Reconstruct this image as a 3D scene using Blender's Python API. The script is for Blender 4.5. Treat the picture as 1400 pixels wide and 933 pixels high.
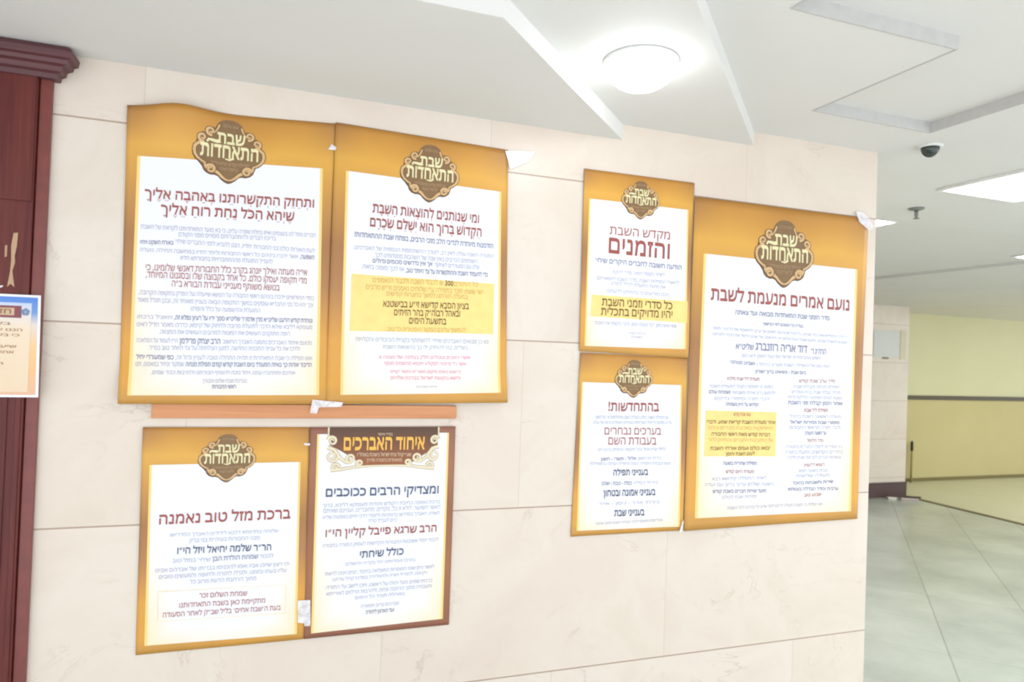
import bpy, bmesh, math, random, re
from mathutils import Vector, Matrix
from mathutils.geometry import tessellate_polygon
random.seed(7)
for o in list(bpy.data.objects): bpy.data.objects.remove(o)
scene = bpy.context.scene
COL = scene.collection

# ------------------------------------------------------------------ camera, light, exposure
EYE = 1.55
DIST = 1.73848
YAW, PITCH, ROLL = 0.339902164, 0.0152816175, 0.0358672652
fw = Vector((math.sin(YAW)*math.cos(PITCH), math.cos(YAW)*math.cos(PITCH), math.sin(PITCH)))
rt = Vector((math.cos(YAW), -math.sin(YAW), 0)); up = rt.cross(fw)
r2 = rt*math.cos(ROLL) + up*math.sin(ROLL); u2 = up*math.cos(ROLL) - rt*math.sin(ROLL)
cam = bpy.data.cameras.new('camera'); cam.sensor_width = 36; cam.lens = 939.976/1400*36
cam.clip_start = .02; cam.clip_end = 60
camo = bpy.data.objects.new('camera', cam); COL.objects.link(camo)
M = Matrix((( r2.x, u2.x, -fw.x, 0), (r2.y, u2.y, -fw.y, -DIST), (r2.z, u2.z, -fw.z, EYE), (0, 0, 0, 1)))
camo.matrix_world = M
scene.camera = camo
cam.dof.use_dof = True; cam.dof.focus_distance = 1.95; cam.dof.aperture_fstop = 5.0

w = bpy.data.worlds.new('World'); scene.world = w; w.use_nodes = True
w.node_tree.nodes['Background'].inputs[0].default_value = (0.93, 0.96, 1.0, 1)
w.node_tree.nodes['Background'].inputs[1].default_value = 1.38
vs = scene.view_settings
vs.view_transform = 'Standard'; vs.look = 'None'; vs.gamma = 1; vs.use_curve_mapping = False
vs.exposure = 0.70
scene.cycles.filter_width = 2.2
scene.cycles.max_bounces = 8
scene.cycles.use_denoising = True

def area_lamp(name, loc, sx, sy, power, color=(1, .97, .93)):
    l = bpy.data.lights.new(name, 'AREA'); l.shape = 'RECTANGLE'; l.size = sx; l.size_y = sy
    l.energy = power; l.color = color
    o = bpy.data.objects.new(name, l); COL.objects.link(o); o.location = loc
    return o
# unseen area lamps, added out of frame to brighten the corridor floor
area_lamp('added_fill_lamp', (4.3, -1.0, 2.235), .43, .6, 42, (.94, .97, 1))
area_lamp('added_fill_lamp', (6.6, 1.2, 2.235), .43, .6, 14, (.94, 1, .95))
area_lamp('added_fill_lamp', (9.0, 2.6, 2.235), .43, .6, 22, (.97, 1, .9))

# ------------------------------------------------------------------ helpers
def lin(c):
    return tuple(((v/255)/12.92 if v/255 <= .04045 else ((v/255+.055)/1.055)**2.4) for v in c)
ALB = 0.84
def ink(c): return tuple(v*ALB for v in lin(c)) + (1,)
def newmat(name, rough=.6, spec=.3):
    m = bpy.data.materials.new(name); m.use_nodes = True
    b = m.node_tree.nodes['Principled BSDF']
    b.inputs['Roughness'].default_value = rough
    b.inputs['Specular IOR Level'].default_value = spec
    return m, m.node_tree, b
_mc = {}
def flat(name, c, rough=.6, spec=.3, noise=.04, metal=0):
    if name in _mc: return _mc[name]
    m, nt, b = newmat(name, rough, spec)
    b.inputs['Metallic'].default_value = metal
    n = nt.nodes.new('ShaderNodeTexNoise'); n.inputs['Scale'].default_value = 40
    tc = nt.nodes.new('ShaderNodeTexCoord'); nt.links.new(tc.outputs['Object'], n.inputs['Vector'])
    r = nt.nodes.new('ShaderNodeValToRGB'); a = ink(c)
    r.color_ramp.elements[0].color = tuple(v*(1-noise) for v in a[:3])+(1,)
    r.color_ramp.elements[1].color = tuple(min(1, v*(1+noise)) for v in a[:3])+(1,)
    r.color_ramp.elements[0].position = .3; r.color_ramp.elements[1].position = .7
    nt.links.new(n.outputs['Fac'], r.inputs[0]); nt.links.new(r.outputs[0], b.inputs['Base Color'])
    _mc[name] = m; return m
def emit(name, c, s):
    m = bpy.data.materials.new(name); m.use_nodes = True; nt = m.node_tree
    b = nt.nodes['Principled BSDF']
    b.inputs['Base Color'].default_value = (.8, .8, .8, 1)
    b.inputs['Emission Color'].default_value = c+(1,); b.inputs['Emission Strength'].default_value = s
    return m
class NT:
    """small node-graph writer"""
    def __init__(s, nt): s.nt = nt
    def n(s, t, **k):
        x = s.nt.nodes.new(t)
        for a, v in k.items(): setattr(x, a, v)
        return x
    def put(s, sock, v):
        if hasattr(v, 'is_output'): s.nt.links.new(v, sock)
        else: sock.default_value = v
    def math(s, op, a, b=0.0, c=None, clamp=False):
        x = s.n('ShaderNodeMath', operation=op, use_clamp=clamp)
        s.put(x.inputs[0], a); s.put(x.inputs[1], b)
        if c is not None: s.put(x.inputs[2], c)
        return x.outputs[0]
    def mix(s, f, a, b):
        x = s.n('ShaderNodeMix', data_type='RGBA'); s.put(x.inputs[0], f); s.put(x.inputs[6], a); s.put(x.inputs[7], b)
        return x.outputs[2]
    def ramp(s, f, stops):
        x = s.n('ShaderNodeValToRGB'); cr = x.color_ramp
        while len(cr.elements) < len(stops): cr.elements.new(.5)
        for e, (p, c) in zip(cr.elements, stops): e.position = p; e.color = c
        s.put(x.inputs[0], f); return x.outputs[0]
    def noise(s, v, sc, det=3, rough=.5, dist=0):
        x = s.n('ShaderNodeTexNoise'); s.put(x.inputs['Vector'], v); x.inputs['Scale'].default_value = sc
        x.inputs['Detail'].default_value = det; x.inputs['Roughness'].default_value = rough
        x.inputs['Distortion'].default_value = dist; return x.outputs['Fac']

def link(name, bm, mats, parent=None, loc=None, smooth=False):
    me = bpy.data.meshes.new(name); bm.to_mesh(me); bm.free()
    for m in (mats if isinstance(mats, (list, tuple)) else [mats]): me.materials.append(m)
    if smooth:
        for p in me.polygons: p.use_smooth = True
    o = bpy.data.objects.new(name, me); COL.objects.link(o)
    if parent: o.parent = parent
    if loc is not None: o.location = loc
    return o
def thing(name, label, cat, loc=(0, 0, 0), group=None):
    o = bpy.data.objects.new(name, None); COL.objects.link(o); o.location = loc
    o.empty_display_size = .05
    return tag(o, label, cat, group)
def tag(o, label, cat, group=None):
    o['label'] = label; o['category'] = cat
    if group: o['group'] = group
    return o
def struct(o, label=None):
    o['kind'] = 'structure'
    if label: o['label'] = label
    return o
def box(bm, x0, x1, y0, y1, z0, z1, bev=0, mi=0):
    b2 = bmesh.new(); bmesh.ops.create_cube(b2, size=1)
    bmesh.ops.scale(b2, vec=(x1-x0, y1-y0, z1-z0), verts=b2.verts)
    bmesh.ops.translate(b2, vec=((x0+x1)/2, (y0+y1)/2, (z0+z1)/2), verts=b2.verts)
    if bev: bmesh.ops.bevel(b2, geom=list(b2.edges), offset=bev, segments=2, affect='EDGES', profile=.5)
    for f in b2.faces: f.material_index = mi
    me = bpy.data.meshes.new('tmp'); b2.to_mesh(me); b2.free(); bm.from_mesh(me); bpy.data.meshes.remove(me)
def lathe(bm, prof, c, seg=32, axis=Vector((0, 0, 1)), mi=0):
    """revolve (radius, height) pairs about a vertical axis at c"""
    rings = []
    for r, h in prof:
        rings.append([bm.verts.new((c[0]+r*math.cos(2*math.pi*i/seg), c[1]+r*math.sin(2*math.pi*i/seg), c[2]+h)) for i in range(seg)])
    for a, b in zip(rings, rings[1:]):
        for i in range(seg):
            f = bm.faces.new((a[i], a[(i+1) % seg], b[(i+1) % seg], b[i])); f.smooth = True; f.material_index = mi
    for rg in (rings[0], rings[-1]):
        try: bm.faces.new(rg).material_index = mi
        except Exception: pass
    bmesh.ops.recalc_face_normals(bm, faces=bm.faces)

# ------------------------------------------------------------------ materials of the room
def marble_mat():
    m, nt, b = newmat('cream_marble', .32, .4); N = NT(nt)
    tc = N.n('ShaderNodeTexCoord').outputs['Object']
    sp = N.n('ShaderNodeSeparateXYZ'); nt.links.new(tc, sp.inputs[0])
    z = N.math('ADD', sp.outputs[2], .22+.0-.00017)
    row = N.math('FLOOR', N.math('DIVIDE', z, .45))
    fz = N.math('FRACT', N.math('DIVIDE', z, .45))
    xx = N.math('ADD', sp.outputs[0], N.math('MULTIPLY', row, .467))
    xx = N.math('DIVIDE', N.math('ADD', xx, 5.33), .82)
    col = N.math('FLOOR', xx); fx = N.math('FRACT', xx)
    cv = N.n('ShaderNodeCombineXYZ'); nt.links.new(col, cv.inputs[0]); nt.links.new(row, cv.inputs[1])
    wn = N.n('ShaderNodeTexWhiteNoise'); nt.links.new(cv.outputs[0], wn.inputs['Vector'])
    # every slab has its own piece of stone
    off = N.n('ShaderNodeVectorMath', operation='MULTIPLY_ADD')
    nt.links.new(wn.outputs['Color'], off.inputs[0]); off.inputs[1].default_value = (3, 3, 3); nt.links.new(tc, off.inputs[2])
    v = off.outputs[0]
    n1 = N.noise(v, 2.2, 5, .6, .8); n2 = N.noise(v, 55, 2, .5)
    base = N.ramp(n1, [(.25, ink((225, 212, 198))), (.5, ink((237, 227, 215))), (.75, ink((229, 215, 204)))])
    base = N.mix(N.math('MULTIPLY', n2, .10), base, ink((205, 188, 168)))
    tone = N.math('MULTIPLY', wn.outputs['Value'], .30)
    base = N.mix(tone, base, ink((224, 205, 184)))
    # thin wandering veins
    vz = N.n('ShaderNodeVectorMath', operation='MULTIPLY'); nt.links.new(v, vz.inputs[0]); vz.inputs[1].default_value = (1, 1, 1.7)
    vn = N.noise(vz.outputs[0], 2.1, 7, .62, 1.4)
    vd = N.math('ABSOLUTE', N.math('SUBTRACT', vn, .5))
    vein = N.math('SUBTRACT', 1, N.math('DIVIDE', vd, .011), clamp=True)
    brk = N.math('MULTIPLY', N.math('SUBTRACT', N.noise(v, 5, 2), .47), 4, clamp=True)
    base = N.mix(N.math('MULTIPLY', N.math('MULTIPLY', vein, brk), .36), base, ink((170, 140, 125)))
    # joints
    jd = N.math('MINIMUM', fz, N.math('SUBTRACT', 1, fz))
    j = N.math('LESS_THAN', jd, .0042)
    jv = N.math('LESS_THAN', N.math('MINIMUM', fx, N.math('SUBTRACT', 1, fx)), .0016)
    base = N.mix(N.math('MULTIPLY', jv, .30), base, ink((190, 170, 150)))
    base = N.mix(N.math('MULTIPLY', j, .75), base, ink((158, 128, 106)))
    nt.links.new(base, b.inputs['Base Color'])
    bp = N.n('ShaderNodeBump'); bp.inputs['Strength'].default_value = .12; bp.inputs['Distance'].default_value = .002
    nt.links.new(N.math('SUBTRACT', 1, j), bp.inputs['Height']); nt.links.new(bp.outputs[0], b.inputs['Normal'])
    return m
def terrazzo_mat():
    m, nt, b = newmat('grey_green_terrazzo', .22, .5); N = NT(nt)
    tc = N.n('ShaderNodeTexCoord').outputs['Object']
    sp = N.n('ShaderNodeSeparateXYZ'); nt.links.new(tc, sp.inputs[0])
    x, y = sp.outputs[0], sp.outputs[1]
    T = .53
    a = N.math('DIVIDE', N.math('SUBTRACT', N.math('MULTIPLY', N.math('SUBTRACT', x, y), .70711), 1.803), T)
    c = N.math('DIVIDE', N.math('MULTIPLY', N.math('ADD', x, y), .70711), T)
    ja = N.math('FRACT', a); jc = N.math('FRACT', c)
    da = N.math('MINIMUM', ja, N.math('SUBTRACT', 1, ja)); dc = N.math('MINIMUM', jc, N.math('SUBTRACT', 1, jc))
    j = N.math('MAXIMUM', N.math('LESS_THAN', da, .009), N.math('MULTIPLY', N.math('LESS_THAN', dc, .008), .4))
    cv = N.n('ShaderNodeCombineXYZ'); nt.links.new(N.math('FLOOR', a), cv.inputs[0]); nt.links.new(N.math('FLOOR', c), cv.inputs[1])
    wn = N.n('ShaderNodeTexWhiteNoise'); nt.links.new(cv.outputs[0], wn.inputs['Vector'])
    base = N.ramp(N.noise(tc, 1.6, 5, .6), [(.3, ink((182, 190, 180))), (.7, ink((222, 227, 218)))])
    base = N.mix(N.math('MULTIPLY', N.noise(tc, 90, 2), .25), base, ink((165, 170, 160)))
    base = N.mix(N.math('MULTIPLY', wn.outputs['Value'], .30), base, ink((168, 176, 168)))
    base = N.mix(N.math('MULTIPLY', j, .45), base, ink((132, 138, 126)))
    nt.links.new(base, b.inputs['Base Color'])
    return m
def paint_mat(name, c, c2, rough=.7):
    m, nt, b = newmat(name, rough, .25); N = NT(nt)
    tc = N.n('ShaderNodeTexCoord').outputs['Object']
    nt.links.new(N.ramp(N.noise(tc, 1.5, 4), [(.3, ink(c)), (.7, ink(c2))]), b.inputs['Base Color'])
    return m
def wood_mat(name, dark, light, sx, sz, rough=.3, spec=.5):
    m, nt, b = newmat(name, rough, spec); N = NT(nt)
    tc = N.n('ShaderNodeTexCoord').outputs['Object']
    mp = N.n('ShaderNodeMapping'); nt.links.new(tc, mp.inputs[0]); mp.inputs['Scale'].default_value = (sx, sx, sz)
    n = N.noise(mp.outputs[0], 1, 6, .65, .6)
    nt.links.new(N.ramp(n, [(.3, ink(dark)), (.7, ink(light))]), b.inputs['Base Color'])
    return m
MARBLE = marble_mat(); TERRAZZO = terrazzo_mat()
PLASTER = paint_mat('ceiling_plaster', (233, 232, 228), (238, 237, 234))
MAHOG = wood_mat('mahogany', (84, 32, 30), (116, 52, 46), 60, 3, .42, .3)
MAHOG_DARK = wood_mat('mahogany_cornice_stain', (84, 44, 48), (108, 62, 66), 4, 60, .45)
MAHOG_DARK.name = 'mahogany_cornice'
OAK = wood_mat('orange_wood', (206, 138, 92), (226, 160, 108), 3, 60, .5)

# ------------------------------------------------------------------ the room
bm = bmesh.new(); box(bm, -3.5, 13, -2.3, 5.15, -.1, 0)
struct(link('floor', bm, TERRAZZO), 'grey green terrazzo floor laid in diagonal tiles')
bm = bmesh.new(); box(bm, -3.5, 1.874, 0, 4.4, 0, 2.42)
struct(link('wall_front', bm, MARBLE), 'cream marble slab wall the posters hang on')
bm = bmesh.new(); box(bm, 1.874, 7.18, 4.4, 5.15, 0, 2.42)
struct(link('wall_back', bm, MARBLE), 'pale marble wall end at the back of the corridor')
bm = bmesh.new(); box(bm, 7.18, 13, 5.15, 5.4, 0, 2.42)
YEL = paint_mat('pale_yellow_paint', (222, 220, 180), (227, 224, 187))
YEL2 = paint_mat('ochre_yellow_paint', (206, 194, 142), (212, 200, 150))
for f in bm.faces: pass
struct(link('wall_right', bm, YEL), 'pale yellow painted wall far behind')
bm = bmesh.new(); box(bm, 7.18, 13, 5.146, 5.151, 0.03, 1.10)
struct(link('trim_1', bm, YEL2), 'ochre lower half of the yellow wall')
bm = bmesh.new(); box(bm, 7.18, 13, 5.125, 5.15, 1.10, 1.155, .006)
struct(link('trim_2', bm, flat('dark_rail', (86, 78, 56), .4)), 'dark brown rail along the yellow wall')
bm = bmesh.new(); box(bm, 7.18, 13, 5.13, 5.15, 0, .05, .004)
struct(link('baseboard_right', bm, flat('olive_skirting', (128, 116, 70), .4)), 'thin olive skirting below the yellow wall')
bm = bmesh.new(); box(bm, 1.874, 7.19, 4.385, 4.4, 0, .175, .004)
struct(link('baseboard_back', bm, flat('brown_skirting', (92, 72, 72), .4)), 'dark brown skirting at the foot of the far marble wall')
# lighter floor of the side bay, edged with a brown threshold
bm = bmesh.new(); box(bm, 7.22, 13, -2.3, 5.15, 0, .006)
struct(link('floor_bay', bm, paint_mat('cream_floor_tile', (216, 214, 184), (222, 219, 190), .35)), 'cream floor of the bay by the yellow wall')
bm = bmesh.new(); box(bm, 7.16, 7.22, -2.3, 4.385, 0, .008, .002)
struct(link('trim_3', bm, flat('brown_threshold', (128, 116, 84), .5)), 'brown strip along the edge of the cream floor')

def ceiling_poly(bm, outer, holes, z):
    vs_ = [[Vector((x, y, z)) for x, y in lp] for lp in [outer]+holes]
    flatv = [v for lp in vs_ for v in lp]
    bv = [bm.verts.new(v) for v in flatv]
    for t in tessellate_polygon(vs_): bm.faces.new([bv[i] for i in t])
def skirt(bm, pts, z0, z1, closed=True):
    n = len(pts)
    for i in range(n if closed else n-1):
        a, b = pts[i], pts[(i+1) % n]
        bm.faces.new([bm.verts.new(v) for v in ((a[0], a[1], z0), (b[0], b[1], z0), (b[0], b[1], z1), (a[0], a[1], z1))])
Z1, Z2, Z3 = 2.163, 2.207, 2.25
TRAY = [(.95, -.642), (1.4, -.642), (1.4, -.218), (1.84, -.218), (1.84, -2.0), (.95, -2.0)]
BAY = [(1.95, .78), (4.69, .78), (4.69, 4.0), (1.95, 4.0)]
TOP = 2.42
bm = bmesh.new()
SOF = [(-3.5, 0), (-3.5, -.543), (.384, -.543), (.927, 0)]
ceiling_poly(bm, SOF, [], Z1); skirt(bm, SOF[1:], Z1, Z2, False)
MID = [(-3.5, -.543), (-3.5, -.9), (.478, -.9), (1.378, 0), (.927, 0), (.384, -.543)]
ceiling_poly(bm, MID, [], Z2); skirt(bm, MID[1:4], Z2, Z3, False)
OUT = [(-3.5, -.9), (.478, -.9), (1.378, 0), (1.378, 5.4), (13, 5.4), (13, -3.3), (-3.5, -3.3)]
ceiling_poly(bm, OUT, [TRAY, BAY], Z3)
ceiling_poly(bm, TRAY, [], Z3+.03)
ceiling_poly(bm, BAY, [], Z3+.02); skirt(bm, BAY, Z3, Z3+.02)
OUTL = [(-3.5, 5.4), (13, 5.4), (13, -3.3), (-3.5, -3.3)]
ceiling_poly(bm, OUTL, [], TOP); skirt(bm, OUTL[1:], Z3, TOP, False)
bmesh.ops.remove_doubles(bm, verts=bm.verts, dist=1e-5)
struct(link('ceiling', bm, PLASTER), 'white plaster ceiling stepping down in diagonal bands')

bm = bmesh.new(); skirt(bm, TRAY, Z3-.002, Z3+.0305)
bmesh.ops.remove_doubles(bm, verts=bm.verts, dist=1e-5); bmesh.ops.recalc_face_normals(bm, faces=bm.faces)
TRAY_SHADE = flat('tray_shade_grey', (204, 203, 200), .5, .3); TRAY_SHADE.name = 'painted_shade_grey'  # tray side faces coloured greyer than the plaster to stand in for shade
tr = struct(link('tray_side_shade', bm, TRAY_SHADE), 'side faces of the stepped ceiling recess, greyed to imitate shade')
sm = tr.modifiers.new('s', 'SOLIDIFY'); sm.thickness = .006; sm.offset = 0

# ------------------------------------------------------------------ ceiling lamps and fittings
METAL = flat('white_enamel', (236, 236, 234), .35, .5)
dome = thing('ceiling_lamp', 'round glowing white dome lamp between the diagonal ceiling steps', 'ceiling light', (.757, -.392, Z2))
bm = bmesh.new(); lathe(bm, [(.0, 0), (.082, 0), (.084, -.004), (.080, -.010), (.0, -.010)], (0, 0, 0), 48)
link('mounting_ring', bm, METAL, dome)
bm = bmesh.new()
lathe(bm, [(.079*math.cos(a), -.009-.056*math.sin(a)) for a in [i*math.pi/2/8 for i in range(9)]][:-1]+[(.001, -.065)], (0, 0, 0), 48)
link('opal_dome', bm, emit('lamp_opal', (.90, .95, 1.0), 9.5), dome)

def panel_light(x0, x1, y0, y1, z, label, s=9):
    t = thing('panel_light', label, 'ceiling light', ((x0+x1)/2, (y0+y1)/2, z), 'square ceiling light panels')
    hx, hy = (x1-x0)/2, (y1-y0)/2
    bm = bmesh.new()
    for a in ((-hx, hx, -hy, -hy+.015), (-hx, hx, hy-.015, hy), (-hx, -hx+.015, -hy+.015, hy-.015), (hx-.015, hx, -hy+.015, hy-.015)):
        box(bm, *a, -.012, 0, .002)
    link('frame', bm, METAL, t)
    bm = bmesh.new(); box(bm, -hx+.015, hx-.015, -hy+.015, hy-.015, -.008, 0)
    link('diffuser', bm, emit('panel_glow', (1, 1, .98), s), t)
    return t
panel_light(2.45, 2.885, -.35, .25, Z3, 'large bright ceiling panel cut by the right edge of the picture')
panel_light(2.5, 2.93, .83, 1.43, Z3+.02, 'bright ceiling panel half hidden behind the marble wall corner')
panel_light(4.40, 4.67, .85, 1.31, Z3+.02, 'small distant ceiling panel at the right edge, low under the ceiling')

dc = thing('dome_camera', 'small black dome camera on the ceiling beside the recessed tray', 'camera', (1.955, -.125, Z3))
bm = bmesh.new(); lathe(bm, [(0, 0), (.036, 0), (.036, -.003), (.029, -.006), (0, -.006)], (0, 0, 0), 32); link('base_ring', bm, METAL, dc)
bm = bmesh.new(); lathe(bm, [(.027*math.cos(a), -.006-.030*math.sin(a)) for a in [i*math.pi/2/6 for i in range(6)]]+[(.001, -.036)], (0, 0, 0), 24)
link('lens_dome', bm, flat('black_glass', (48, 58, 54), .12, .6), dc)
sk = thing('sprinkler', 'grey sprinkler head hanging from the ceiling beyond the wall corner', 'sprinkler', (2.686, .538, Z3))
SG = flat('sprinkler_grey', (128, 134, 126), .4, .5)
bm = bmesh.new(); lathe(bm, [(0, 0), (.034, 0), (.03, -.006), (.012, -.010), (0, -.010)], (0, 0, 0), 24); link('escutcheon', bm, SG, sk)
bm = bmesh.new(); lathe(bm, [(0, -.008), (.008, -.008), (.008, -.035), (.005, -.036), (.005, -.044), (0, -.044)], (0, 0, 0), 16); link('nozzle', bm, SG, sk)
bm = bmesh.new(); lathe(bm, [(0, -.044), (.012, -.044), (.013, -.047), (0, -.047)], (0, 0, 0), 16); link('deflector', bm, SG, sk)

# ------------------------------------------------------------------ dark wood surround on the left
wd = thing('wooden_surround', 'dark mahogany panelling with a stepped cornice at the left edge', 'panelling', (-.9, 0, 0))
def wpart(name, mat, boxes, bev=.002):
    b_ = bmesh.new()
    for q in boxes: box(b_, q[0]+.9, q[1]+.9, *q[2:], bev)
    return link(name, b_, mat, wd)
wpart('board', MAHOG, [(-1.4, -.484, -.020, -.0005, 0, 2.10)])
wpart('edge_strip', flat('red_brown_edge', (126, 60, 54), .35, .5, .1), [(-.483, -.460, -.013, -.0005, 0, 2.10)])
wpart('rail', MAHOG, [(-1.4, -.486, -.0245, -.018, 1.832, 2.10)])
for xa in (-.522, -.498):
    wpart('fluting', MAHOG, [(xa, xa+.010, -.0235, -.018, 0, 1.42)])
# cornice: stepped profile swept along the front and mitred round its right end
prof = [(0.0, 2.098), (.012, 2.098), (.014, 2.108), (.022, 2.112), (.024, 2.122), (.034, 2.126), (.036, 2.134), (.044, 2.137), (.046, 2.150), (.040, 2.158), (.034, 2.1628)]
b_ = bmesh.new(); rows = []
for o_, z_ in prof:
    xr = -.460+o_+.9; yf = -.018-o_*.9
    rows.append([b_.verts.new(v) for v in ((-1.4+.9, yf, z_), (xr, yf, z_), (xr, -.0005, z_), (-1.4+.9, -.0005, z_))])
for a, b2 in zip(rows, rows[1:]):
    for i in range(4): b_.faces.new((a[i], a[(i+1) % 4], b2[(i+1) % 4], b2[i]))
b_.faces.new(rows[0][::-1]); b_.faces.new(rows[-1])
bmesh.ops.recalc_face_normals(b_, faces=b_.faces)
link('cornice', b_, MAHOG_DARK, wd)
# wooden batten under the two upper posters
bm = bmesh.new(); box(bm, -.2425, .466, -.011, -.0005, 1.371, 1.404, .0015)
tag(link('wooden_batten', bm, OAK), 'narrow orange wood batten on the wall below the two upper left posters', 'batten')

# ------------------------------------------------------------------ objects at the far end
bm = bmesh.new(); box(bm, 6.63, 7.03, 4.393, 4.3995, 1.64, 1.955, .001)
nb = thing('notice_sheet', 'white sheet on the far marble wall beyond the wall corner', 'notice', (6.83, 4.397, 1.64))
bm = bmesh.new(); box(bm, -.2, .2, -.002, .0025, 0, .315, .0005); link('sheet', bm, flat('bluish_paper', (222, 224, 222), .5), nb)
bm = bmesh.new(); box(bm, .21, .30, -.002, .0025, -.02, .33, .0005); link('side_leaf', bm, flat('cream_paper', (222, 214, 186), .5), nb)
bm = bmesh.new(); box(bm, -.06, .03, -.006, .0, -.02, 0, .001); link('clip', bm, flat('clip_grey', (130, 122, 110), .4), nb)
pl = thing('pole', 'thin upright pole with a dark top standing against the yellow wall', 'pole', (8.09, 5.09, .006))
bm = bmesh.new(); lathe(bm, [(0, 0), (.014, 0), (.014, .42), (0, .42)], (0, 0, 0), 16); link('shaft', bm, flat('khaki_shaft', (168, 156, 96), .5), pl)
bm = bmesh.new(); lathe(bm, [(0, .42), (.017, .42), (.018, .52), (.013, .545), (0, .55)], (0, 0, 0), 16); link('grip', bm, flat('dark_green_grip', (58, 66, 40), .5), pl)
dt = thing('floor_squeegee', 'dark and white squeegee head lying at the foot of the far marble wall', 'squeegee', (6.95, 4.24, 0))
def slant(mat, name, x0, x1, y0, y1, z0, z1):
    b_ = bmesh.new(); box(b_, x0, x1, y0, y1, z0, z1, .004)
    o = link(name, b_, mat, dt); o.rotation_euler = (0, 0, -.5); return o
slant(flat('white_plastic', (232, 228, 218), .4), 'foot', -.16, -.07, -.04, .02, 0, .03)
slant(flat('squeegee_dark', (92, 76, 70), .5), 'blade', -.15, .20, -.012, .012, .03, .05)
slant(flat('pale_pink_plastic', (206, 190, 186), .5), 'block', -.02, .17, -.03, .03, 0, .028)

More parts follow.
